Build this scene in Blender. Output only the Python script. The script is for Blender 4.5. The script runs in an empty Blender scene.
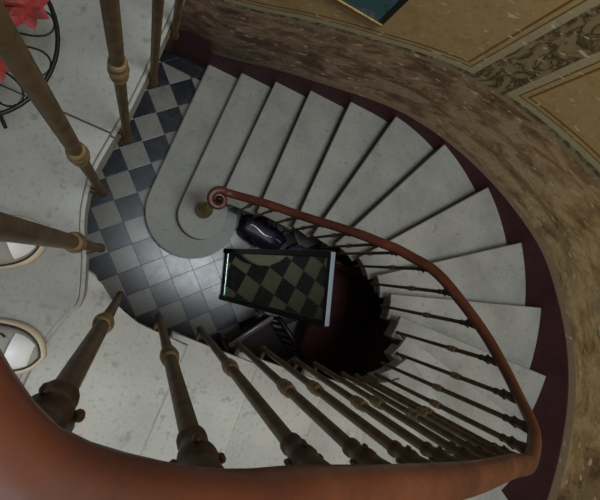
import bpy, bmesh, math, random
from mathutils import Vector, Matrix
random.seed(7)
C = bpy.context.scene.collection
PI = math.pi

# ------------------------------------------------------------------ helpers
def lin(c):
    return tuple((v/255/12.92 if v/255 <= .04045 else ((v/255+.055)/1.055)**2.4) for v in c)

def obj(name, bm, m, parent=None, smooth=False):
    bmesh.ops.recalc_face_normals(bm, faces=bm.faces[:])
    me = bpy.data.meshes.new(name)
    bm.to_mesh(me); bm.free()
    for mm in (m if isinstance(m, (list, tuple)) else [m]):
        me.materials.append(mm)
    if smooth:
        for p in me.polygons: p.use_smooth = True
    o = bpy.data.objects.new(name, me); C.objects.link(o)
    if parent: o.parent = parent
    return o

def thing(name, label, cat, loc=(0, 0, 0), rz=0, group=None):
    o = bpy.data.objects.new(name, None); C.objects.link(o)
    o.empty_display_size = .1
    o.location = loc; o.rotation_euler = (0, 0, rz)
    o['label'] = label; o['category'] = cat
    if group: o['group'] = group
    return o

def struct(name, bm, m, smooth=False):
    o = obj(name, bm, m, None, smooth); o['kind'] = 'structure'; return o

def box(bm, c, s, M=None, bev=0.0):
    r = bmesh.ops.create_cube(bm, size=1)
    vs = r['verts']
    for v in vs:
        v.co = Vector((v.co.x*s[0], v.co.y*s[1], v.co.z*s[2]))
    if bev:
        es = list({e for v in vs for e in v.link_edges})
        rr = bmesh.ops.bevel(bm, geom=es, offset=bev, segments=3, profile=.5, affect='EDGES')
        vs = list({v for f in rr['faces'] for v in f.verts} | {v for v in vs if v.is_valid})
    for v in vs:
        v.co = v.co + Vector(c)
        if M is not None: v.co = M @ v.co
    return vs

def lathe(bm, prof, seg=16, c=(0, 0, 0), M=None):
    rings = []
    for r, z in prof:
        ring = []
        for i in range(seg):
            a = 2*PI*i/seg
            p = Vector((r*math.cos(a), r*math.sin(a), z))
            if M is not None: p = M @ p
            ring.append(bm.verts.new(p + Vector(c)))
        rings.append(ring)
    for A, B in zip(rings, rings[1:]):
        for i in range(seg):
            j = (i+1) % seg
            bm.faces.new((A[i], A[j], B[j], B[i]))
    bm.faces.new(rings[0][::-1]); bm.faces.new(rings[-1])

def tube(bm, pts, r, seg=8, closed=False):
    pts = [Vector(p) for p in pts]
    n = len(pts); rings = []
    up = None
    for i, p in enumerate(pts):
        if closed: t = pts[(i+1) % n]-pts[i-1]
        else: t = pts[min(i+1, n-1)]-pts[max(i-1, 0)]
        t.normalize()
        if up is None:
            up = Vector((0, 0, 1)) if abs(t.z) < .9 else Vector((1, 0, 0))
        s = t.cross(up).normalized(); up = s.cross(t).normalized()
        rr = r(i/(n-1)) if callable(r) else r
        rings.append([bm.verts.new(p+s*rr*math.cos(2*PI*k/seg)+up*rr*math.sin(2*PI*k/seg)) for k in range(seg)])
    prs = list(zip(rings, rings[1:]))
    if closed: prs.append((rings[-1], rings[0]))
    for A, B in prs:
        for k in range(seg):
            j = (k+1) % seg
            bm.faces.new((A[k], A[j], B[j], B[k]))
    if not closed:
        bm.faces.new(rings[0][::-1]); bm.faces.new(rings[-1])

def prism(bm, poly, z0, z1, bev=0.0, mi=(0, 0, 0)):
    """poly: plan outline; mi: material index of (top, side, bottom)"""
    b = [bm.verts.new((x, y, z0)) for x, y in poly]
    t = [bm.verts.new((x, y, z1)) for x, y in poly]
    n = len(poly)
    ft = bm.faces.new(t); ft.material_index = mi[0]
    fb = bm.faces.new(b[::-1]); fb.material_index = mi[2]
    for i in range(n):
        j = (i+1) % n
        f = bm.faces.new((b[i], b[j], t[j], t[i])); f.material_index = mi[1]
    if bev:
        es = [e for e in ft.edges]
        bmesh.ops.bevel(bm, geom=es, offset=bev, segments=3, profile=.5, affect='EDGES')

def sweep(bm, path, sec):
    """sec: list of (lateral, up); lateral is horizontal, perpendicular to the path"""
    n = len(path); rings = []
    for i, p in enumerate(path):
        t = Vector(path[min(i+1, n-1)])-Vector(path[max(i-1, 0)])
        th = Vector((t.x, t.y, 0)).normalized()
        s = Vector((th.y, -th.x, 0))
        t.normalize(); up = s.cross(t).normalized()
        if up.z < 0: up = -up
        rings.append([bm.verts.new(Vector(p)+s*x+up*y) for x, y in sec])
    m = len(sec)
    for A, B in zip(rings, rings[1:]):
        for k in range(m):
            j = (k+1) % m
            bm.faces.new((A[k], A[j], B[j], B[k]))
    bm.faces.new(rings[0][::-1]); bm.faces.new(rings[-1])

def interp(x, tab):
    if x <= tab[0][0]: return tab[0][1]
    for (a, b), (c, d) in zip(tab, tab[1:]):
        if x <= c: return b+(d-b)*(x-a)/(c-a)
    return tab[-1][1]

def smooth_tab(tab):
    """Catmull style smooth of a monotone table"""
    def f(x):
        if x <= tab[0][0]: return tab[0][1]
        if x >= tab[-1][0]: return tab[-1][1]
        for i in range(len(tab)-1):
            if x <= tab[i+1][0]:
                x0, y0 = tab[i]; x1, y1 = tab[i+1]
                def sl(j):
                    j0 = max(j-1, 0); j1 = min(j+1, len(tab)-1)
                    return (tab[j1][1]-tab[j0][1])/(tab[j1][0]-tab[j0][0])
                h = x1-x0; t = (x-x0)/h
                m0, m1 = sl(i)*h, sl(i+1)*h
                return ((2*t**3-3*t*t+1)*y0+(t**3-2*t*t+t)*m0+(-2*t**3+3*t*t)*y1+(t**3-t*t)*m1)
    return f

# ------------------------------------------------------------------ materials
def mat(name, col, rough=.5, metal=0., spec=.5):
    m = bpy.data.materials.new(name); m.use_nodes = True
    b = m.node_tree.nodes['Principled BSDF']
    b.inputs['Base Color'].default_value = (*lin(col), 1)
    b.inputs['Roughness'].default_value = rough
    b.inputs['Metallic'].default_value = metal
    b.inputs['Specular IOR Level'].default_value = spec
    return m

class NT:
    def __init__(s, m): s.t = m.node_tree; s.b = s.t.nodes['Principled BSDF']
    def n(s, ty, **kw):
        x = s.t.nodes.new(ty)
        for k, v in kw.items(): setattr(x, k, v)
        return x
    def put(s, sock, v):
        if isinstance(v, bpy.types.NodeSocket): s.t.links.new(v, sock)
        elif isinstance(v, tuple) and len(v) == 3 and sock.type == 'RGBA': sock.default_value = (*v, 1)
        else: sock.default_value = v
    def math(s, op, a, b=0., c=None):
        x = s.n('ShaderNodeMath', operation=op); s.put(x.inputs[0], a); s.put(x.inputs[1], b)
        if c is not None: s.put(x.inputs[2], c)
        return x.outputs[0]
    def mix(s, f, a, b, mode='MIX'):
        x = s.n('ShaderNodeMix', data_type='RGBA', blend_type=mode)
        s.put(x.inputs['Factor'], f); s.put(x.inputs['A'], a); s.put(x.inputs['B'], b)
        return x.outputs['Result']
    def noise(s, vec, scale, detail=4, rough=.6, dist=0.):
        x = s.n('ShaderNodeTexNoise')
        if vec is not None: s.put(x.inputs['Vector'], vec)
        x.inputs['Scale'].default_value = scale; x.inputs['Detail'].default_value = detail
        x.inputs['Roughness'].default_value = rough; x.inputs['Distortion'].default_value = dist
        return x.outputs['Fac']
    def ramp(s, f, stops):
        x = s.n('ShaderNodeValToRGB'); e = x.color_ramp.elements
        while len(e) < len(stops): e.new(.5)
        for q, (p, c) in zip(e, stops):
            q.position = p; q.color = (*c, 1) if isinstance(c, tuple) else (c, c, c, 1)
        s.put(x.inputs[0], f); return x.outputs[0]
    def step(s, v, edge, soft=.004):
        x = s.n('ShaderNodeMapRange'); s.put(x.inputs[0], v)
        x.inputs[1].default_value = edge-soft; x.inputs[2].default_value = edge+soft
        return x.outputs[0]
    def band(s, v, a, b, soft=.003):
        return s.math('MULTIPLY', s.step(v, a, soft), s.math('SUBTRACT', 1., s.step(v, b, soft)))
    def bump(s, hgt, st=.2, dist=.01):
        x = s.n('ShaderNodeBump'); x.inputs['Strength'].default_value = st; x.inputs['Distance'].default_value = dist
        s.put(x.inputs['Height'], hgt); s.t.links.new(x.outputs[0], s.b.inputs['Normal'])

def marble(name, col, rough=.45):
    m = mat(name, col, rough); k = NT(m)
    co = k.n('ShaderNodeTexCoord').outputs['Object']
    a = k.noise(co, 3.2, 5, .62)
    c = k.ramp(a, [(.25, lin([v*.84 for v in col])), (.55, lin(col)), (.8, lin([min(255, v*1.09) for v in col]))])
    b = k.noise(co, 26, 3, .6)                                       # grey pits and scuffs
    c = k.mix(k.math('MULTIPLY', k.step(b, .66, .05), .5), c, lin([v*.6 for v in col]))
    d = k.noise(co, 90, 2, .5)
    c = k.mix(k.math('MULTIPLY', k.step(d, .63, .06), .35), c, lin([v*.65 for v in col]))
    k.put(k.b.inputs['Base Color'], c)
    k.put(k.b.inputs['Roughness'], k.ramp(a, [(.3, rough-.08), (.7, rough+.12)]))
    k.bump(d, .06)
    return m

M_TREAD = marble('tread_marble', (170, 169, 160), .5)
M_RISER = mat('riser_shade', (62, 52, 46), .7)  # shade on the risers put into the colour, darker than the tread marble
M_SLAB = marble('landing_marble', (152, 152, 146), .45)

def m_checker():
    m = mat('checker_tiles', (128, 128, 128), .3); k = NT(m)
    co = k.n('ShaderNodeTexCoord').outputs['Object']
    s = k.n('ShaderNodeSeparateXYZ'); k.put(s.inputs[0], co)
    T = .2061
    x0 = k.math('ADD', s.outputs[0], .2805); y0 = k.math('ADD', s.outputs[1], .0664)
    ca, sa = math.cos(math.radians(42.76))/T, math.sin(math.radians(42.76))/T      # the tiles are laid diagonally
    u = k.math('ADD', k.math('MULTIPLY', x0, ca), k.math('MULTIPLY', y0, sa))
    v = k.math('SUBTRACT', k.math('MULTIPLY', y0, ca), k.math('MULTIPLY', x0, sa))
    fu, fv = k.math('FLOOR', u), k.math('FLOOR', v)
    par = k.math('FLOORED_MODULO', k.math('ADD', fu, fv), 2.)
    cb = k.n('ShaderNodeCombineXYZ'); k.put(cb.inputs[0], fu); k.put(cb.inputs[1], fv)
    wn = k.n('ShaderNodeTexWhiteNoise', noise_dimensions='2D'); k.put(wn.inputs['Vector'], cb.outputs[0])
    a = k.noise(co, 9, 5, .65)
    light = k.mix(wn.outputs['Value'], lin((126, 124, 112)), lin((154, 153, 145)))
    light = k.mix(k.step(a, .6, .12), light, lin((112, 111, 104)))
    dark = k.mix(wn.outputs['Value'], lin((20, 22, 26)), lin((34, 42, 54)))
    dark = k.mix(k.step(a, .6, .12), dark, lin((44, 52, 62)))
    c = k.mix(par, dark, light)
    ru = k.math('ABSOLUTE', k.math('SUBTRACT', k.math('FRACT', u), .5))
    rv = k.math('ABSOLUTE', k.math('SUBTRACT', k.math('FRACT', v), .5))
    g = k.step(k.math('MAXIMUM', ru, rv), .489, .004)
    c = k.mix(g, c, lin((48, 48, 48)))
    # the band of plain black tiles along the wall
    bw = k.step(s.outputs[1], 1.70, .002)
    c = k.mix(bw, c, lin((26, 28, 33)))
    k.put(k.b.inputs['Base Color'], c)
    k.put(k.b.inputs['Roughness'], k.ramp(a, [(.3, .25), (.75, .30)]))
    k.b.inputs['Specular IOR Level'].default_value = .75
    k.bump(k.math('SUBTRACT', 1., g), .25, .003)
    return m

def m_wall():
    m = mat('painted_marble_wall', (100, 80, 55), .55); k = NT(m)
    uv = k.n('ShaderNodeUVMap', uv_map='wall'); co = k.n('ShaderNodeTexCoord').outputs['Object']
    s = k.n('ShaderNodeSeparateXYZ'); k.put(s.inputs[0], uv.outputs[0])
    u, v = s.outputs[0], s.outputs[1]
    st_ = k.n('ShaderNodeMapping'); k.put(st_.inputs[0], uv.outputs[0]); st_.inputs['Scale'].default_value = (1.1, 2.3, 1)   # streaks run along the stair
    n1 = k.noise(co, 2.2, 6, .62, .6); n2 = k.noise(st_.outputs[0], 3.6, 8, .74, .5); n3 = k.noise(co, 30, 3, .6)
    # dado: mottled brown marble, more golden further up the stair
    d1 = k.ramp(n2, [(.34, lin((90, 64, 42))), (.46, lin((140, 108, 78))), (.56, lin((196, 166, 132))), (.68, lin((124, 94, 64)))])
    d2 = k.ramp(n2, [(.34, lin((122, 92, 50))), (.46, lin((190, 156, 104))), (.58, lin((226, 196, 146))), (.7, lin((156, 120, 70)))])
    dado = k.mix(k.step(k.math('ADD', u, k.math('MULTIPLY', n1, .8)), 2.9, .7), d1, d2)
    dado = k.mix(k.math('MULTIPLY', k.step(n1, .58, .08), .55), dado, lin((78, 52, 32)))
    # golden panels
    pan = k.ramp(n1, [(.3, lin((176, 140, 86))), (.5, lin((204, 174, 118))), (.7, lin((192, 170, 122)))])
    pan = k.mix(k.math('MULTIPLY', k.step(n2, .6, .1), .4), pan, lin((176, 128, 76)))
    # dark green veined strip between panels
    cuv = k.n('ShaderNodeMapping'); k.put(cuv.inputs[0], uv.outputs[0]); cuv.inputs['Scale'].default_value = (8, 5, 1)
    nv = k.noise(cuv.outputs[0], 1.2, 4, .6, 1.0)
    w = k.math('ABSOLUTE', k.math('SUBTRACT', nv, .5))
    strip = k.ramp(w, [(0., lin((70, 56, 34))), (.025, lin((112, 96, 62))), (.08, lin((164, 148, 108)))])
    # distance in from the panel outline
    um = k.math('FLOORED_MODULO', k.math('SUBTRACT', u, 2.125), 1.9)
    du = k.math('MINIMUM', um, k.math('SUBTRACT', 1.665, um))
    dp = k.math('MINIMUM', du, k.math('SUBTRACT', v, .9))
    up = k.step(dp, 0., .002)
    c = k.mix(k.step(v, .86, .003), dado, strip)
    c = k.mix(k.band(v, .83, .865), c, lin((166, 148, 112)))
    p2 = k.mix(k.band(dp, -.1, .05), pan, lin((194, 182, 142)))
    p2 = k.mix(k.band(dp, .05, .058, .002), p2, lin((100, 74, 40)))
    p2 = k.mix(k.band(dp, .085, .1, .002), p2, lin((140, 96, 50)))
    c = k.mix(up, c, p2)
    c = k.mix(k.math('MULTIPLY', k.step(v, -.5, .01), k.math('SUBTRACT', 1., k.step(v, .06, .006))), c, lin((172, 148, 118)))
    # flaked spots of bare plaster
    sp = k.noise(st_.outputs[0], 11, 2, .5)
    fl = k.math('MULTIPLY', k.step(sp, .66, .02), k.step(n1, .46, .08))
    c = k.mix(k.math('MULTIPLY', fl, .85), c, lin((240, 228, 206)))
    c = k.mix(k.math('MULTIPLY', k.step(n3, .62, .1), .22), c, lin((70, 55, 38)))
    k.put(k.b.inputs['Base Color'], c)
    k.bump(n3, .1)
    return m
M_WALL = m_wall()

def m_mottle(name, col, col2, scale=30, rough=.5, metal=0., lo=.45, hi=.65, detail=3):
    m = mat(name, col, rough, metal); k = NT(m)
    co = k.n('ShaderNodeTexCoord').outputs['Object']
    a = k.noise(co, scale, detail, .6)
    k.put(k.b.inputs['Base Color'], k.ramp(a, [(lo, lin(col)), (hi, lin(col2))]))
    return m

M_SKIRT = m_mottle('burgundy_paint', (78, 26, 36), (66, 22, 30), 8, .6)
M_PLINTH = mat('black_plinth', (30, 32, 38), .35)
def m_wood():
    m = mat('rail_mahogany', (118, 58, 36), .32); k = NT(m)
    co = k.n('ShaderNodeTexCoord').outputs['Object']
    a = k.noise(co, 6, 5, .65); b = k.noise(co, 34, 3, .6)
    c = k.ramp(a, [(.3, lin((72, 38, 27))), (.5, lin((96, 50, 34))), (.72, lin((116, 65, 43)))])
    c = k.mix(k.math('MULTIPLY', k.step(b, .62, .08), .35), c, lin((70, 40, 29)))
    k.put(k.b.inputs['Base Color'], c)
    k.put(k.b.inputs['Roughness'], k.ramp(b, [(.3, .3), (.7, .48)]))
    k.bump(b, .05)
    return m
M_RAIL = m_wood()
M_IRON = m_mottle('bronze_iron', (100, 82, 54), (72, 56, 36), 40, .5, .25)
M_COLLAR = m_mottle('worn_brass', (138, 118, 84), (96, 78, 52), 60, .45, .25)
M_CAP = m_mottle('dark_bronze', (84, 64, 40), (58, 44, 28), 60, .5, .25)
M_BRASS = m_mottle('newel_brass', (168, 154, 84), (112, 96, 48), 40, .4, .3)
M_BLACK = mat('black_iron', (22, 22, 22), .4, .3)
M_DARKWOOD = m_mottle('dark_wood', (34, 28, 26), (24, 20, 20), 20, .35)
M_PALE = mat('pale_metal', (190, 192, 198), .3, .5)

# ------------------------------------------------------------------ measured plan
H = .165; N = 21; HL = N*H; HC = 28.3*H
# nosing line of each step: outer end (at the wall) and inner end (at the well)
NOSE_W = {3: (.459, 1.82), 4: (.742, 1.82), 5: (1.064, 1.82), 6: (1.425, 1.812), 7: (1.837, 1.705), 8: (2.235, 1.475), 9: (2.565, 1.13), 10: (2.778, .687), 11: (2.836, .214)}
NOSE_I = {3: (.40, .66), 4: (.694, .67), 5: (.985, .65), 6: (1.105, .61), 7: (1.25, .60), 8: (1.402, .55), 9: (1.505, .447), 10: (1.57, .345), 11: (1.60, .229), 12: (1.588, .115), 13: (1.545, .0), 14: (1.44, -.115), 15: (1.29, -.19), 16: (1.10, -.195), 17: (1.02, -.19), 18: (.762, -.187), 19: (.447, -.184), 20: (.19, -.178)}
for k_ in range(12, 16):
    x, y = NOSE_W[22-k_]; NOSE_W[k_] = (x, .5-y)
for k_, x in ((16, 1.425), (17, 1.064), (18, .755), (19, .445), (20, .165)):
    NOSE_W[k_] = (x, -1.31)
WC, WR = Vector((1.27, .25)), 1.57

def arc(c, r, a0, a1, n):
    return [(c[0]+r*math.cos(math.radians(a0+(a1-a0)*i/n)), c[1]+r*math.sin(math.radians(a0+(a1-a0)*i/n))) for i in range(n+1)]

def resample(pts, d):
    out = [Vector(pts[0])]; acc = 0.
    for p, q in zip(pts, pts[1:]):
        p, q = Vector(p), Vector(q); L = (q-p).length
        if L < 1e-9: continue
        t = d-acc
        while t <= L:
            out.append(p+(q-p)*(t/L)); t += d
        acc = (acc+L) % d if L+acc >= d else acc+L
    if (out[-1]-Vector(pts[-1])).length > d*.3: out.append(Vector(pts[-1]))
    return out

def catmull(P, n=8):
    P = [Vector(p) for p in P]; out = []
    for i in range(len(P)-1):
        p0 = P[max(i-1, 0)]; p1 = P[i]; p2 = P[i+1]; p3 = P[min(i+2, len(P)-1)]
        for j in range(n):
            t = j/n
            out.append(.5*((2*p1)+(-p0+p2)*t+(2*p0-5*p1+4*p2-p3)*t*t+(-p0+3*p1-3*p2+p3)*t**3))
    out.append(P[-1]); return out

# inner edge of the treads, from the bottom up to the gallery
EDGE = catmull([(.395, .66), (.6, .668), (.8, .662), (1.0, .645), (1.12, .62)]+arc((1.2, .2), .40, 88, -86, 16)+[(1.05, -.195), (.7, -.19), (.4, -.186), (.25, -.181), (.1, -.17), (.0, -.152), (-.075, -.103), (-.125, -.025), (-.156, .05), (-.170, .14), (-.162, .235), (-.15, .4), (-.147, 1.0), (-.147, 1.82)], 10)
EDGE = resample(EDGE, .012)
AXIS = catmull([(.348, .617), (.38, .622), (.6, .634), (.8, .626), (1.0, .608), (1.1, .592)]+arc((1.2, .2), .37, 88, -86, 16)+[(1.05, -.162), (.7, -.158), (.4, -.154), (.25, -.149), (.1, -.139), (.02, -.128), (-.025, -.112), (-.064, -.072), (-.096, -.018), (-.126, .045), (-.143, .12), (-.139, .24), (-.135, .55), (-.133, 1.0), (-.133, 1.80)], 10)
AXIS = resample(AXIS, .012)

def nearest(poly, p):
    p = Vector(p[:2]); return min(range(len(poly)), key=lambda i: (poly[i]-p).length_squared)
I_IN = {k: nearest(EDGE, NOSE_I[k]) for k in NOSE_I}
I_IN[21] = nearest(EDGE, (-.082, -.085))
def tread_at(p):
    i = nearest(EDGE, p); return max([2]+[k for k in I_IN if I_IN[k] <= i])

# wall path (plan), u = arc length
def wall_path(off=0.):
    P = []
    x = -.46
    while x < 1.27: P.append((x, WC.y+WR-off)); x += (.015 if x < -.1 else .06)
    P += arc(WC, WR-off, 90, -90, 80)
    x = 1.21
    while x > -1.8: P.append((x, WC.y-WR+off)); x -= .12
    P.append((-1.8, WC.y-WR+off))
    return P
def wall_u(p):
    x, y = p
    if x < 1.27 and y > WC.y: return x+.46
    if x >= 1.27: return 1.73+WR*math.radians(90-math.degrees(math.atan2(y-WC.y, x-WC.x)))
    return 1.73+WR*PI+(1.27-x)
SK0 = smooth_tab([(0, .33), (.34, .392), (.45, .445), (.577, .512), (.817, .662), (1.054, .782), (1.297, .885), (1.53, .985), (1.78, 1.06), (2.15, 1.15), (2.55, 1.29), (2.96, 1.48), (3.33, 1.67), (3.69, 1.80), (3.95, 1.90), (4.22, 2.0), (4.6, 2.13), (5.0, 2.28), (5.6, 2.52), (6.3, 2.78), (6.9, 3.0), (8.0, 3.62), (12, 3.64)])

def SK(u):
    return SK0(u)
def SKT(u):      # top of the burgundy skirting: it swells up where it starts
    if u > .345: return SK0(u)
    return max(SK0(u), interp(u, [(0, .52), (.06, .535), (.14, .585), (.2, .612), (.25, .603), (.285, .57), (.31, .52), (.33, .44), (.345, .39)]))
# ------------------------------------------------------------------ setting

bm = bmesh.new(); prism(bm, [(-2.6, -1.32), (3.2, -1.7), (3.2, 3.2), (-2.6, 3.2)], -.1, 0)
struct('floor', bm, m_checker())

# stairwell wall: straight, half round, straight
def wall_mesh(zs, off, thick, m, name, u0=-1, u1=99, zf=None):
    P = [p for p in wall_path(off) if u0 <= wall_u(p) <= u1]
    Q = wall_path(off-thick) if thick else None
    bm = bmesh.new(); uvl = bm.loops.layers.uv.new('wall')
    cols = []
    for p in P:
        u = wall_u(p); s = SK(u)
        cols.append([(bm.verts.new((p[0], p[1], z(u) if callable(z) else z)), u, (z(u) if callable(z) else z)-s) for z in zs])
    for A, B in zip(cols, cols[1:]):
        for i in range(len(zs)-1):
            q = (A[i], A[i+1], B[i+1], B[i])
            f = bm.faces.new([x[0] for x in q])
            for l, x in zip(f.loops, q): l[uvl].uv = (x[1], x[2])
    return bm
bm = wall_mesh([0, 1, 2, 3, 4, 5, 6.6], 0, 0, M_WALL, 'wall_right')
# the jamb where the straight wall stops at the ground floor opening
uvl = bm.loops.layers.uv['wall']
vs = [bm.verts.new(c) for c in [(-.46, WC.y+WR, 0), (-.46, WC.y+WR, 6.6), (-.46, WC.y+WR+.45, 6.6), (-.46, WC.y+WR+.45, 0)]]
f = bm.faces.new(vs)
for l, c in zip(f.loops, [(0, -.5), (0, 6), (-.45, 6), (-.45, -.5)]): l[uvl].uv = c
o = struct('wall_right', bm, M_WALL)
sd = o.modifiers.new('thickness', 'SOLIDIFY'); sd.thickness = .12; sd.offset = 0
# make the room face stay at its place: push the thickness outwards
sd.offset = 1
for p_ in o.data.polygons: p_.use_smooth = True

def bandmesh(name, m, off, u0, u1, zlo, zhi):
    P0 = [p for p in wall_path(0) if u0 <= wall_u(p) <= u1]
    P1 = [p for p in wall_path(off) if u0 <= wall_u(p) <= u1]
    n = min(len(P0), len(P1)); bm = bmesh.new(); R = []
    for p, q in zip(P0[:n], P1[:n]):
        u = wall_u(p); a, b = zlo(u), zhi(u)
        R.append([bm.verts.new((p[0], p[1], a)), bm.verts.new((q[0], q[1], a)), bm.verts.new((q[0], q[1], b-.006)), bm.verts.new((q[0]*.6+p[0]*.4, q[1]*.6+p[1]*.4, b)), bm.verts.new((p[0], p[1], b))])
    for A, B in zip(R, R[1:]):
        for i in range(5):
            j = (i+1) % 5
            bm.faces.new((A[i], A[j], B[j], B[i]))
    bm.faces.new(R[0]); bm.faces.new(R[-1][::-1])
    return struct(name, bm, m)
bandmesh('baseboard_right', M_SKIRT, .007, 0, 8.6, lambda u: max(0, SK(u)-.75) if u > .6 else .06, SKT)
bandmesh('trim_1', M_PLINTH, .012, 0, .34, lambda u: 0., lambda u: .06)

# upper landing: two marble slabs with a moulded edge towards the well
i21 = I_IN[21]
edge_up = [tuple(p) for p in EDGE[i21+4:]]
split = min(range(len(edge_up)), key=lambda i: abs(edge_up[i][1]-.235)+(0 if edge_up[i][0] < -.1 else 9))
nose21 = [(-.135, -1.31), (-.135, -.5), (-.128, -.3), (-.115, -.23), (-.10, -.18), (-.085, -.14)]
nose21 = [tuple(p) for p in catmull(nose21[:2]+nose21[2:]+[tuple(EDGE[i21+4])], 6)][:-1]
def inset(P, d):   # shift a plan line to its left/right by d
    out = []
    for i, p in enumerate(P):
        a = Vector(P[max(i-1, 0)]); b = Vector(P[min(i+1, len(P)-1)])
        t = (b-a).normalized(); out.append((p[0]-t.y*d, p[1]+t.x*d))
    return out
lowE = nose21+edge_up[:split:3]+[edge_up[split]]
uppE = [edge_up[split]]+edge_up[split+1::6]+[edge_up[-1]]
bm = bmesh.new()
for E_, ys in ((lowE, (-1.31, .2342)), (uppE, (.2358, 1.82))):
    E2 = [(x, min(max(y, ys[0]), ys[1])) for x, y in E_]
    for d, z0, z1, bv in ((.008, HL-.03, HL, .004), (0, HL-.062, HL-.03, .004), (.012, HL-.075, HL-.062, 0), (.006, HL-.16, HL-.075, 0)):
        prism(bm, [(-1.8, ys[0])]+([(x, y) for x, y in (inset(E2, d) if d else E2)])+[(-1.8, ys[1])], z0, z1, bv)
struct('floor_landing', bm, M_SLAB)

# ------------------------------------------------------------------ staircase
stair = thing('staircase', 'curved white marble staircase with cantilevered steps winding round an open well', 'staircase', (0, 0, 0))
def edge_seg(i, j, step=4, off=0.):
    P = [tuple(EDGE[q]) for q in range(i, j, step)]+[tuple(EDGE[j])]
    return inset(P, off) if off else P
def wall_seg(k):
    A, B = Vector(NOSE_W[k]), Vector(NOSE_W[k+1])
    if k < 6: return [(A.x, 1.822), (B.x+.03, 1.822)]
    if k >= 16: return [(A.x, -1.322), (B.x-.03, -1.322)]
    a0 = math.degrees(math.atan2(A.y-WC.y, A.x-WC.x)); a1 = math.degrees(math.atan2(B.y-WC.y, B.x-WC.x))
    return arc(WC, WR-.001, a0, a1-1.2, 10)
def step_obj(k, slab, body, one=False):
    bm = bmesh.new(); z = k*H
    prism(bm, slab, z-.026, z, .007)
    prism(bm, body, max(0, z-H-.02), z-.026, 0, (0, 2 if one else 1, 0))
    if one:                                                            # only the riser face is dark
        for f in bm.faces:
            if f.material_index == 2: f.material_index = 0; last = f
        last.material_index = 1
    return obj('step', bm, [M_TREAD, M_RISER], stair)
# two bull-nosed curtail steps; dark bodies stand proud, painting in contact shadow and dirt
a1 = arc((.25, .52), .40, 180, 352, 34)
s1 = [(-.112, 1.822), (-.15, .62)]+a1+[(.648, .56), (.62, .655), (.45, .67), (.33, 1.0), (.24, 1.822)]
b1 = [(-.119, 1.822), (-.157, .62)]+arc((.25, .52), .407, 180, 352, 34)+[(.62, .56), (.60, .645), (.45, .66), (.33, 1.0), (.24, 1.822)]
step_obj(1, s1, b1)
s2 = [(.175, 1.822), (.12, .60)]+arc((.32, .51), .20, 180, 360, 26)+[(.52, .60), (.50, .66), (.44, .665), (.47, 1.0), (.52, 1.822)]
b2 = [(.170, 1.822), (.115, .60)]+arc((.32, .51), .205, 180, 360, 26)+[(.50, .60), (.48, .65), (.44, .66), (.47, 1.0), (.52, 1.822)]
step_obj(2, s2, b2)
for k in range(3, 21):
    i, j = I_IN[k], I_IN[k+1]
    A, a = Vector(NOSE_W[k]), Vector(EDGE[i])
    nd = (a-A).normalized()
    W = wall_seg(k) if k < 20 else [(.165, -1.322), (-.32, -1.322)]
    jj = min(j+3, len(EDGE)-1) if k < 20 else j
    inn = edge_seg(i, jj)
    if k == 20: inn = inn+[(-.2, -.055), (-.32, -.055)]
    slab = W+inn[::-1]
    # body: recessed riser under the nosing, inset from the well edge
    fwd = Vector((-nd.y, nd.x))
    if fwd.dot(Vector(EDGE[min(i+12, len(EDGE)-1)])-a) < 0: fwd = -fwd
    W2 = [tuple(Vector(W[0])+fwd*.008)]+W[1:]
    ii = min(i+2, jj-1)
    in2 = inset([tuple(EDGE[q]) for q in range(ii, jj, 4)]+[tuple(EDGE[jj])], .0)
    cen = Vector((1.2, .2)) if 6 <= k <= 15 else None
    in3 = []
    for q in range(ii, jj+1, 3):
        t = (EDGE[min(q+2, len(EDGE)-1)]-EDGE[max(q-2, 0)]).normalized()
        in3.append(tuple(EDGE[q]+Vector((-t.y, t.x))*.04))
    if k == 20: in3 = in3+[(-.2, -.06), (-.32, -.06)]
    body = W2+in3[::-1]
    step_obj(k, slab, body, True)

# ------------------------------------------------------------------ balustrade
rail_thing = thing('balustrade', 'bronze iron balustrade with a polished mahogany handrail along the inner edge of the stair', 'balustrade', (0, 0, 0))
def ai(p): return nearest(AXIS, p)
RZ = [(ai(p), z) for p, z in [((.38, .623), 1.215), ((.47, .627), 1.25), ((.62, .634), 1.345), ((.835, .624), 1.50), ((1.03, .604), 1.74), ((1.143, .584), 1.92), ((1.249, .567), 2.03), ((1.352, .537), 2.14), ((1.419, .498), 2.26), ((1.531, .365), 2.46), ((1.57, .185), 2.73), ((1.527, .026), 3.0), ((1.456, -.067), 3.20), ((1.40, -.11), 3.29), ((1.20, -.165), 3.48), ((1.0, -.162), 3.64), ((.65, -.157), 3.92), ((.32, -.151), 4.167), ((.19, -.147), 4.268), ((.10, -.139), 4.343), ((.02, -.128), 4.392), ((-.045, -.095), 4.42), ((-.096, -.018), 4.475), ((-.143, .12), 4.53), ((-.133, 1.75), 4.53)]]
rail_z = smooth_tab(RZ)
path = [(AXIS[i].x, AXIS[i].y, rail_z(i)) for i in range(0, len(AXIS), 2)]
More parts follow.
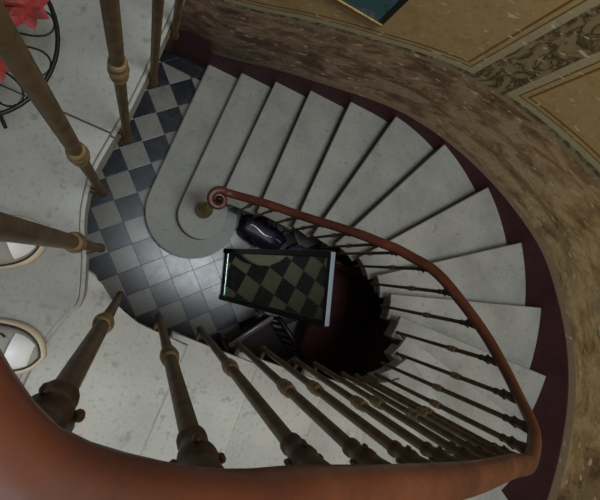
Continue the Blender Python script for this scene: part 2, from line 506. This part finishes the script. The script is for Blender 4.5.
# volute at the foot
vc = Vector((.318, .556))
p0 = Vector((.348, .617)); r0 = (p0-vc).length; t0 = math.atan2(p0.y-vc.y, p0.x-vc.x)
vol = []
for i in range(1, 60):
    f = i/59; a = t0+f*2*PI*1.45
    r = r0*(1-f)**.75*.80+.016+r0*.2*(1-f)-.016*(1-f)
    vol.append((vc.x+r*math.cos(a), vc.y+r*math.sin(a), 1.21-.02*min(1, f*4)))
path = vol[::-1]+path
sec = []
for i in range(20):                                                  # rounded top, flatter underside
    a = 2*PI*i/20; x = math.cos(a); y = math.sin(a)
    sec.append((.029*math.copysign(abs(x)**.8, x), (.024 if y > 0 else .018)*math.copysign(abs(y)**.8, y)))
bm = bmesh.new(); nv = len(vol)
sec_small = [(x*.62, y*.8) for x, y in sec]
# taper the section through the volute
rings = []
n = len(path)
for i, p in enumerate(path):
    t = Vector(path[min(i+1, n-1)])-Vector(path[max(i-1, 0)])
    th = Vector((t.x, t.y, 0)).normalized(); s = Vector((th.y, -th.x, 0)); t.normalize(); up = s.cross(t).normalized()
    if up.z < 0: up = -up
    f = min(1, .42+.58*i/nv)
    rings.append([bm.verts.new(Vector(p)+s*x*f+up*y*f) for x, y in sec])
m = len(sec)
for A, B in zip(rings, rings[1:]):
    for k in range(m):
        j = (k+1) % m; bm.faces.new((A[k], A[j], B[j], B[k]))
bm.faces.new(rings[0][::-1]); bm.faces.new(rings[-1])
hr = obj('handrail', bm, M_RAIL, rail_thing, True)
hr['label'] = 'polished reddish brown mahogany handrail ending in a volute'
bm = bmesh.new(); sweep(bm, [(x, y, z-.021) for x, y, z in path[nv:]], [(-.017, -.004), (.017, -.004), (.017, .004), (-.017, .004)])
obj('flat_bar', bm, M_BLACK, rail_thing)

def baluster(p, zb, zt):
    x, y = p; c = (x, y, 0); L = zt-zb
    f = L/.96
    zr = zb+(.455 if y > -.05 and x < .0 else .59 if x < .02 else .555); zc = zt-.105
    bm = bmesh.new()
    lathe(bm, [(.004, zb-.028), (.010, zb-.02), (.0115, zb-.012), (.0085, zb), (.009, zb+.1), (.0100, zr), (.0108, zr+.1), (.0100, zc), (.0100, zt)], 14, c)
    b = obj('baluster', bm, M_IRON, rail_thing, True)
    bm = bmesh.new()
    lathe(bm, [(r*.9, zr+d) for r, d in ((.0105, -.036), (.0155, -.031), (.0165, -.023), (.0135, -.017), (.0168, -.010), (.0182, 0), (.0168, .010), (.0135, .017), (.0165, .023), (.0155, .031), (.0105, .036))], 18, c)
    obj('collar', bm, M_COLLAR, b, True)
    bm = bmesh.new()
    lathe(bm, [(.0105, zc-.022), (.014, zc-.018), (.014, zc-.010), (.0115, zc-.004), (.013, zc+.01), (.0165, zc+.026), (.0178, zc+.036), (.0165, zc+.044), (.015, zc+.05), (.0165, zc+.062), (.0195, zc+.088), (.020, zc+.105)], 18, c)
    for q in range(4):                                               # the four leaf knobs
        a = q*PI/2+.4
        lathe(bm, [(.0012, -.007), (.0036, -.0035), (.0036, .0035), (.0012, .007)], 10, (x+.0192*math.cos(a), y+.0192*math.sin(a), zc+.034))
    obj('capital', bm, M_CAP, b, True)
    # bracket that carries the baluster off the edge of the step
    e = EDGE[nearest(EDGE, p)]; d = (e-Vector(p)).normalized()
    q0 = Vector((x, y, zb+.012)); q1 = Vector((e.x+d.x*.05, e.y+d.y*.05, zb+.012))
    bm = bmesh.new(); tube(bm, [q0, q0.lerp(q1, .5)+Vector((0, 0, -.006)), q1], .007, 8)
    obj('bracket', bm, M_CAP, b, True)

BAL = [(.567, .632), (.70, .63), (.835, .624), (.975, .610), (1.10, .592), (1.225, .572), (1.325, .55)]
BAL += [(1.2+.37*math.cos(math.radians(a)), .2+.37*math.sin(math.radians(a))) for a in (52, 32, 9.6, -14, -33, -50, -68)]
BAL += [(1.19, -.165), (1.06, -.162), (.92, -.161), (.785, -.159), (.64, -.157), (.51, -.155), (.38, -.153), (.25, -.149), (.103, -.14), (-.015, -.117), (-.103, -.016), (-.143, .108), (-.138, .255), (-.135, .405), (-.135, .54), (-.134, .68), (-.134, .82)]
for p in BAL:
    i = ai(p); q = AXIS[i]
    k = tread_at(q)
    baluster((q.x, q.y), k*H-.055, rail_z(i)-.018)

# newel at the foot
nw = (.314, .545)
bm = bmesh.new(); z = 2*H
lathe(bm, [(.062, z), (.064, z+.02), (.05, z+.035), (.054, z+.06), (.066, z+.10), (.064, z+.16), (.046, z+.2), (.034, z+.215), (.046, z+.225), (.046, z+.24), (.028, z+.25), (.02, z+.45), (.021, z+.7), (.03, z+.715), (.03, z+.735), (.02, z+.75), (.024, z+.8), (.032, z+.84), (.028, z+.86), (.028, 1.175)], 24, (*nw, 0))
np_ = obj('newel_post', bm, M_BRASS, rail_thing, True); np_['label'] = 'olive brass newel post with a bulbous base'
bm = bmesh.new(); lathe(bm, [(.022, 1.15), (.026, 1.19), (.024, 1.225), (.016, 1.245), (.006, 1.252)], 20, (*vc, 0))
obj('rail_cap', bm, M_DARKWOOD, np_, True)

# ------------------------------------------------------------------ leaning mirror in the well
def plane_frame(o, ex, ez):
    ex = Vector(ex).normalized(); ez = Vector(ez); ez = (ez-ex*ez.dot(ex)).normalized(); ey = ez.cross(ex)
    return Matrix(((ex.x, ey.x, ez.x, o[0]), (ex.y, ey.y, ez.y, o[1]), (ex.z, ey.z, ez.z, o[2]), (0, 0, 0, 1)))
BL, BR = Vector((.785, -.111, 0)), Vector((.657, .338, 0))           # feet of the two stiles
TM = Vector((1.105, .158, 1.80)); BM = (BL+BR)/2
mw = .475; mh = (TM-BM).length
mt = thing('floor_mirror', 'tall dark-framed mirror leaning back on the checkered floor, reflecting the tiles', 'mirror', BM)
MF = plane_frame((0, 0, 0), BR-BL, TM-BM)                              # x along the foot, z up the glass, y to one side
if (MF @ Vector((0, 1, 0))).x > 0: sgn = -1
else: sgn = 1                                                        # sgn*y faces the stair foot
M_GLASS = mat('mirror_glass', (196, 196, 168), .02, .965)
for sx in (-1, 1):
    bm = bmesh.new(); box(bm, (sx*(mw/2-.022), 0, mh/2), (.044, .036, mh), MF, .006)
    lathe(bm, [(.017, .0), (.022, .012), (.022, .026), (.017, .036)], 12, (0, 0, 0), MF @ Matrix.Translation((sx*(mw/2-.019), 0, .0)))
    obj('stile', bm, M_DARKWOOD, mt)
for zz, nm in ((.07, 'bottom_rail'), (mh-.02, 'top_rail')):
    bm = bmesh.new(); box(bm, (0, 0, zz), (mw-.064, .03, .04), MF, .004); obj(nm, bm, M_DARKWOOD, mt)
bm = bmesh.new(); box(bm, (0, 0, (.09+mh-.04)/2), (mw-.062, .008, mh-.13), MF); g = obj('mirror_glass', bm, M_GLASS, mt)
bm = bmesh.new(); box(bm, (0, sgn*.006, .1), (mw-.066, .010, .012), MF, .003); obj('bevel_strip', bm, mat('bevelled_glass', (150, 176, 176), .15, .6), mt)
bm = bmesh.new(); box(bm, (0, 0, mh+.003), (mw-.02, .03, .006), MF, .002); ts = obj('top_sheen', bm, mat('sky_sheen', (170, 186, 200), .25, .3), mt)  # pale strip added for the sky's sheen on the dark top rail
ts['label'] = 'pale bluish strip added for the sheen of the sky along the top edge of the mirror'
bm = bmesh.new(); box(bm, (0, -sgn*.014, mh/2), (mw-.04, .006, mh-.08), MF); obj('backboard', bm, M_DARKWOOD, mt)
top = MF @ Vector((0, -sgn*.02, mh*.72))
ft = Vector((1.40, .25, 0))-BM
bm = bmesh.new()
for sx in (-.12, .12):
    ex = MF @ Vector((sx, 0, 0)); tube(bm, [top+ex, ft+ex+Vector((0, 0, .014))], .013, 8)
tube(bm, [ft*.6+top*.4+(MF @ Vector((-.12, 0, 0))), ft*.6+top*.4+(MF @ Vector((.12, 0, 0)))], .009, 8)
obj('back_leg', bm, M_DARKWOOD, mt)

# ------------------------------------------------------------------ seats in the shade of the well
M_VELVET = m_mottle('burgundy_velvet', (92, 46, 50), (74, 36, 40), 14, .9)
M_BROWNWOOD = m_mottle('brown_wood', (104, 68, 40), (70, 44, 28), 24, .35)
def rbox(bm, c, s, b, M=None):
    box(bm, c, s, M, b)
st = thing('settee', 'dark burgundy velvet settee with brown wooden arm tops, behind the leaning mirror', 'sofa', (1.90, .03, 0))
bm = bmesh.new(); rbox(bm, (.0, 0, .25), (.70, 1.0, .20), .04); obj('seat_base', bm, M_VELVET, st, True)
bm = bmesh.new(); rbox(bm, (-.04, 0, .405), (.66, .98, .13), .045); obj('seat_cushion', bm, M_VELVET, st, True)
bm = bmesh.new(); rbox(bm, (.31, 0, .62), (.16, 1.04, .50), .06); obj('backrest', bm, M_VELVET, st, True)
for sy in (-1, 1):
    bm = bmesh.new(); rbox(bm, (-.02, sy*.52, .37), (.74, .09, .40), .03); ar = obj('arm', bm, M_VELVET, st, True)
    bm = bmesh.new()
    P = [(-.42+.0*i, 0, 0) for i in range(0)]
    P = [(-.40, sy*.52, .50), (-.415, sy*.52, .54), (-.39, sy*.52, .585), (-.34, sy*.52, .60), (-.2, sy*.52, .592), (0, sy*.525, .585), (.2, sy*.525, .60), (.3, sy*.52, .63)]
    tube(bm, [tuple(p) for p in catmull(P, 5)], lambda f: .026-.006*f, 10); t_ = obj('arm_top', bm, M_BROWNWOOD, ar, True)
    t_['label'] = 'curved brown wooden arm top'
for sx, sy in ((-.31, -.46), (-.31, .46), (.31, -.46), (.31, .46)):
    bm = bmesh.new(); lathe(bm, [(.016, 0), (.02, .03), (.026, .1), (.032, .16)], 12, (sx, sy, 0)); obj('leg', bm, M_BROWNWOOD, st, True)

ch = thing('armchair', 'small dark wooden armchair with burgundy seat between the mirror and the balusters', 'chair', (1.17, -.38, 0), math.radians(-37))
# local: front towards -y, back at +y
bm = bmesh.new(); rbox(bm, (0, 0, .43), (.42, .42, .06), .02); obj('seat', bm, mat('dark_burgundy_leather', (48, 28, 30), .6), ch, True)
for sx in (-1, 1):
    bm = bmesh.new(); tube(bm, [(sx*.2, -.19, 0), (sx*.2, -.19, .63)], lambda f: .015+.006*f, 8); obj('leg', bm, M_DARKWOOD, ch, True)
    bm = bmesh.new(); tube(bm, [(sx*.19, .23, 0), (sx*.19, .20, .45), (sx*.185, .235, .74)], .018, 8); obj('leg', bm, M_DARKWOOD, ch, True)
    bm = bmesh.new(); rbox(bm, (sx*.2, .01, .645), (.045, .44, .026), .008); a_ = obj('arm', bm, mat('sheen_arm', (120, 112, 110), .25), ch, True)  # highlight along the dark arms is put into the colour
    a_['label'] = 'dark arm with its pale sheen put into the colour'
bm = bmesh.new()
tube(bm, [(-.2+.4*i/12, .237, .74+.06*math.sin(PI*i/12)) for i in range(13)], .022, 10); obj('top_rail', bm, M_DARKWOOD, ch, True)
for i in range(5):
    x = -.13+.065*i
    bm = bmesh.new(); box(bm, (0, 0, 0), (.03, .012, .33), Matrix.Translation((x, .22, .61)) @ Matrix.Rotation(-.1, 4, 'X'), .003); obj('back_slat', bm, M_DARKWOOD, ch)

M_PURPLE = m_mottle('purple_leather', (44, 38, 56), (30, 26, 38), 18, .45)
def bag(name, label, loc, rz, s, m, mstrap, e=.55, cat='bag'):
    t = thing(name, label, cat, loc, rz)
    bm = bmesh.new()
    bmesh.ops.create_uvsphere(bm, u_segments=28, v_segments=16, radius=1)
    for v in bm.verts:
        x, y, z = v.co
        f = lambda q, p: math.copysign(abs(q)**p, q)
        zz = f(z, e)
        wob = 1+.05*math.sin(7*x+3*y)+.04*math.sin(9*y-4*z)
        v.co = (f(x, e)*s[0]/2*wob, f(y, e)*s[1]/2*wob*(1-.25*max(0, zz)), (zz+1)/2*s[2]*(1+.03*math.sin(8*x)))
    obj('body', bm, m, t, True)
    bm = bmesh.new()
    tube(bm, [(-s[0]*.40+s[0]*.8*i/10, .012*math.sin(i*.9), s[2]*(1.0+.012)-.018*abs(i-5)/5*(abs(i-5)/5)) for i in range(11)], .006, 6)
    z_ = obj('zip', bm, mstrap, t); z_['label'] = 'pale zip along the top'
    for sy in (-1, 1):
        bm = bmesh.new()
        tube(bm, [tuple(p) for p in catmull([(-s[0]*.2, sy*s[1]*.34, s[2]*.86), (-s[0]*.17, sy*s[1]*.42, s[2]*1.0), (0, sy*s[1]*.52, s[2]*1.03), (s[0]*.17, sy*s[1]*.42, s[2]*1.0), (s[0]*.2, sy*s[1]*.34, s[2]*.86)], 5)], .008, 6)
        obj('handle', bm, m, t)
    return t
bag('duffel_bag', 'dark purple holdall with a pale zip, on the floor under the lower steps', (.90, .585, 0), math.radians(-8), (.44, .25, .24), M_PURPLE, M_PALE)
bag('shoulder_bag', 'small blue-grey bag on the floor between the mirror and the lower steps', (1.30, .555, 0), math.radians(20), (.20, .14, .15), m_mottle('grey_canvas', (96, 104, 118), (60, 66, 78), 22, .8), M_PALE, .7)

# ------------------------------------------------------------------ picture on the wall
pc = thing('framed_painting', 'small dark teal painting in a black and gold frame on the marbled wall', 'picture', (.50, WC.y+WR, 1.955))
# local x along the wall, z up, -y into the room
M_GOLD = m_mottle('gold_leaf', (236, 204, 120), (200, 160, 80), 30, .35, .3)
PW, PH = .52, .62
M_BLK = mat('black_frame', (24, 20, 16), .4)
for nm, c, sz in (('bottom_rail', (0, -.018, .018), (PW, .034, .036)), ('top_rail', (0, -.018, PH-.018), (PW, .034, .036)), ('stile', (-PW/2+.018, -.018, PH/2), (.036, .034, PH-.072)), ('stile', (PW/2-.018, -.018, PH/2), (.036, .034, PH-.072))):
    bm = bmesh.new(); box(bm, c, sz, None, .005); obj(nm, bm, M_BLK, pc)
for c, sz in (((0, -.036, .026), (PW-.01, .008, .018)), ((0, -.036, PH-.026), (PW-.01, .008, .018))):
    bm = bmesh.new(); box(bm, c, sz, None, .003)
    obj('gilt_edge', bm, M_GOLD, pc)['label'] = 'gold edge of the frame'
m = mat('teal_painting', (50, 70, 70), .35); k = NT(m); cc = k.n('ShaderNodeTexCoord').outputs['Object']
k.put(k.b.inputs['Base Color'], k.ramp(k.noise(cc, 9, 6, .7, 1.5), [(.32, lin((34, 50, 56))), (.45, lin((60, 122, 112))), (.55, lin((70, 96, 140))), (.68, lin((150, 160, 130)))]))
bm = bmesh.new(); box(bm, (0, -.024, PH/2), (PW-.07, .012, PH-.07)); obj('canvas', bm, m, pc)

# ------------------------------------------------------------------ wire plant stand on the landing
ps = thing('plant_stand', 'round black wire plant stand with looped petals on the upper landing', 'plant stand', (-.455, .27, HL))
ZS = .15; RS = .166
bm = bmesh.new(); tube(bm, [(RS*math.cos(2*PI*i/48), RS*math.sin(2*PI*i/48), ZS) for i in range(48)], .0045, 8, True); obj('outer_ring', bm, M_BLACK, ps, True)
bm = bmesh.new(); tube(bm, [(.075*math.cos(2*PI*i/32), .075*math.sin(2*PI*i/32), ZS) for i in range(32)], .003, 8, True); obj('inner_ring', bm, M_BLACK, ps, True)
for q in range(11):
    a0 = 2*PI*q/11+.02
    P = []
    for i in range(25):
        f = i/24; ph = f*2*PI
        r = .118-.045*math.cos(ph); sw = .034*math.sin(ph)*(.35+.65*(r-.073)/.09)
        P.append((r*math.cos(a0)-sw*math.sin(a0), r*math.sin(a0)+sw*math.cos(a0), ZS))
    bm = bmesh.new(); tube(bm, P, .0021, 6); obj('petal_loop', bm, M_BLACK, ps, True)
for q in range(3):
    a = 2*PI*q/3+1.2
    bm = bmesh.new(); tube(bm, [tuple(p) for p in catmull([(.15*math.cos(a), .15*math.sin(a), ZS-.003), (.11*math.cos(a), .11*math.sin(a), ZS*.55), (.12*math.cos(a), .12*math.sin(a), .03), (.15*math.cos(a), .15*math.sin(a), .005)], 5)], .004, 8)
    obj('leg', bm, M_BLACK, ps, True)
bm = bmesh.new()
for q in range(2):
    a = 2*PI*q/4+.4; tube(bm, [(.076*math.cos(a), .076*math.sin(a), ZS), (-.076*math.cos(a), -.076*math.sin(a), ZS)], .003, 6)
obj('cross_bar', bm, M_BLACK, ps)

pp = thing('potted_plant', 'red-flowered potted plant standing on the black wire stand', 'plant', (-.455, .27, HL+ZS+.004))
M_RED = m_mottle('red_petals', (150, 44, 36), (112, 28, 26), 40, .6)
M_GRN = m_mottle('dark_leaves', (52, 74, 44), (34, 50, 32), 30, .5)
bm = bmesh.new(); lathe(bm, [(.042, 0), (.055, .02), (.062, .08), (.066, .082), (.066, .092), (.058, .092), (.055, .08)], 24); obj('pot', bm, m_mottle('terracotta', (120, 70, 50), (96, 54, 40), 20, .8), pp, True)
rnd = random.Random(3)
def leaf(bm, base, d, L, W, droop):
    d = Vector(d).normalized(); s = d.cross(Vector((0, 0, 1))).normalized(); rows = []
    for i in range(7):
        f = i/6; p = Vector(base)+d*L*f+Vector((0, 0, -droop*f*f)); wd = W*math.sin(PI*min(.999, f*.92+.06))
        rows.append([bm.verts.new(p+s*wd*g+Vector((0, 0, abs(g)*wd*.25))) for g in (-1, 0, 1)])
    for A, B in zip(rows, rows[1:]):
        for j in range(2): bm.faces.new((A[j], A[j+1], B[j+1], B[j]))
bm = bmesh.new()
for i in range(26):
    a = rnd.random()*2*PI; e = rnd.uniform(.0, .5)
    leaf(bm, (.02*math.cos(a), .02*math.sin(a), .085+.03*rnd.random()), (math.cos(a), math.sin(a), e), rnd.uniform(.06, .10), .022, .03)
obj('foliage', bm, M_GRN, pp, True)
for i, (a, r, z) in enumerate([(.55, .125, .075), (1.5, .10, .09), (2.6, .09, .1), (3.8, .09, .1), (-.42, .105, .07), (.3, .055, .12)]):
    bm = bmesh.new(); c = Vector((r*math.cos(a), r*math.sin(a), z))
    for q in range(8):
        b_ = 2*PI*q/8; leaf(bm, c, (math.cos(b_), math.sin(b_), .25), .045, .014, .012)
    tube(bm, [Vector((0, 0, .08)), c*.55+Vector((0, 0, .055)), c], .003, 6)
    obj('red_flower', bm, M_RED, pp, True)

# ------------------------------------------------------------------ shoes at the edge of the landing
M_SOLE = m_mottle('cream_rubber', (206, 194, 168), (188, 176, 150), 14, .6)
M_UP = mat('white_leather', (232, 234, 234), .5); M_GREYL = mat('grey_suede', (150, 146, 136), .8); M_TRIM = mat('black_piping', (26, 24, 24), .5)
def outline(y):
    """half width of a shoe sole, y from 0 heel to 1 toe"""
    return smooth_tab([(0, .0), (.03, .018), (.1, .031), (.3, .033), (.5, .037), (.72, .048), (.85, .045), (.94, .03), (.985, .012), (1., 0)])(y)
def shoe(label, tip, ang):
    L = .29
    t = thing('shoe', label, 'shoe', (tip[0]-L*math.cos(ang), tip[1]-L*math.sin(ang), HL), ang)
    def ring(sc, z, n=40, cx=.5):
        P = []
        for i in range(n):
            a = 2*PI*i/n
            yy = .5+.5*math.cos(a)
            P.append((L*(cx+(yy-cx)*(1-(1-sc)*.35)), math.copysign(outline(yy)*sc, math.sin(a)) if abs(math.sin(a)) > 1e-6 else 0., z))
        return P
    def loft(rs, m, nm):
        bm = bmesh.new(); R = [[bm.verts.new(p) for p in r] for r in rs]
        for A, B in zip(R, R[1:]):
            for i in range(len(A)):
                j = (i+1) % len(A); bm.faces.new((A[i], A[j], B[j], B[i]))
        bm.faces.new(R[0][::-1]); bm.faces.new(R[-1]); return obj(nm, bm, m, t, True)
    loft([ring(1.08, .0), ring(1.14, .005), ring(1.13, .024), ring(1.0, .032)], M_SOLE, 'sole')
    bm = bmesh.new(); tube(bm, [(x, y, .032) for x, y, z in ring(.93, .032, 60)], .0026, 6, True); obj('piping', bm, M_TRIM, t, True)
    # upper: rises from the welt to a closed vamp over the foot
    def top(x):   # height of the upper along the foot, heel 0 toe 1
        return interp(x/L, [(0, .085), (.3, .085), (.48, .095), (.7, .062), (.9, .045), (1, .035)])
    def up(sc, f):
        return [(x, y, .03+(top(x)-.03)*f) for x, y, z in ring(sc, 0)]
    u_ = loft([up(.9, 0), up(.9, .35), up(.8, .7), up(.6, .92), up(.3, 1.0), up(.05, 1.02)], M_GREYL, 'upper')
    # white toe patch
    bm = bmesh.new(); nx, ny = 8, 12; G = []
    for i in range(nx+1):
        fx = .80+.155*i/nx; hw = outline(fx)*.80
        G.append([bm.verts.new((L*(.5+(fx-.5)*.965), hw*(-1+2*j/ny), .034+.028*(1-fx)/.2*.55+.026*math.cos((-1+2*j/ny)*PI/2)**.7*(1-.75*max(0, fx-.86)/.1) if fx < .955 else .034)) for j in range(ny+1)])
    for A, B in zip(G, G[1:]):
        for j in range(ny): bm.faces.new((A[j], A[j+1], B[j+1], B[j]))
    obj('toe_cap', bm, M_UP, t, True)
    bm = bmesh.new()
    for q in range(4):
        x = .60-.05*q; zz = top(x*L)+.006
        tube(bm, [tuple(p) for p in catmull([(x*L, -.022, zz-.008), (x*L+.006, 0, zz), (x*L, .022, zz-.008)], 4)], .0022, 6)
    lc = bmesh.new()
    tube(bm, [tuple(p) for p in catmull([(.60*L, .01, top(.6*L)+.006), (.66*L, .022, .068), (.71*L, .03, .062), (.745*L, .026, .064)], 5)], .0022, 6)
    lz = obj('lace', bm, M_TRIM, t, True)
    lathe(lc, [(.001, -.003), (.003, 0), (.001, .003)], 8, (.75*L, .026, .065)); obj('lace_tip', lc, M_PALE, lz)
    return t
ri = math.radians(21.5)                                               # picture right, in plan
shoe('white-toed grey shoe with cream sole, left of the pair, behind the gallery balusters', (-.205, -.03), ri+math.radians(14))
shoe('white-toed grey shoe with cream sole, right of the pair, nearest the handrail', (-.112, -.272), ri-math.radians(20))

# ------------------------------------------------------------------ light, camera
sk = bpy.data.lights.new('skylight', 'AREA'); sk.shape = 'RECTANGLE'; sk.size = 2.0; sk.size_y = 1.5; sk.energy = 330; sk.color = (.88, .95, 1.0)
so = bpy.data.objects.new('skylight', sk); C.objects.link(so); wl = bpy.data.lights.new('stair_fill_light', 'AREA'); wl.shape = 'RECTANGLE'; wl.size = .8; wl.size_y = .9; wl.energy = 9; wl.color = (.82, .91, 1.0)
wo = bpy.data.objects.new('stair_fill_light', wl); C.objects.link(wo); wo.location = (.55, -1.22, 5.3)  # unseen fill lamp added to brighten the second flight; no window there
wo.rotation_euler = (Vector((.25, -.45, 3.2))-Vector(wo.location)).to_track_quat('-Z', 'Y').to_euler()
so.location = (1.25, -.05, 9.2)
w = bpy.data.worlds.new('sky'); bpy.context.scene.world = w; w.use_nodes = True
bg = w.node_tree.nodes['Background']; bg.inputs[0].default_value = (*lin((196, 205, 220)), 1); bg.inputs[1].default_value = .28

cam = bpy.data.cameras.new('camera'); co_ = bpy.data.objects.new('camera', cam); C.objects.link(co_)
cam.sensor_width = 36; cam.lens = 30; cam.clip_start = .02
d = Vector((143-300, 250-257, -500)).normalized(); Zc = -d                # world up, seen from the camera
Xc = (Vector((1, 0, 0))-Zc*Zc.x).normalized(); Yc = Zc.cross(Xc)
th = math.radians(-21.5); e1 = (math.cos(th), math.sin(th)); e2 = (-math.sin(th), math.cos(th))
cols = []
for ax in range(3):
    wv = (Xc[ax], Yc[ax], Zc[ax])
    cols.append((wv[0]*e1[0]+wv[1]*e1[1], wv[0]*e2[0]+wv[1]*e2[1], wv[2]))
co_.matrix_world = Matrix(((cols[0][0], cols[1][0], cols[2][0], 0), (cols[0][1], cols[1][1], cols[2][1], 0), (cols[0][2], cols[1][2], cols[2][2], HC), (0, 0, 0, 1)))
bpy.context.scene.camera = co_
vs_ = bpy.context.scene.view_settings
vs_.view_transform = 'Standard'; vs_.look = 'None'; vs_.gamma = 1; vs_.exposure = -.7
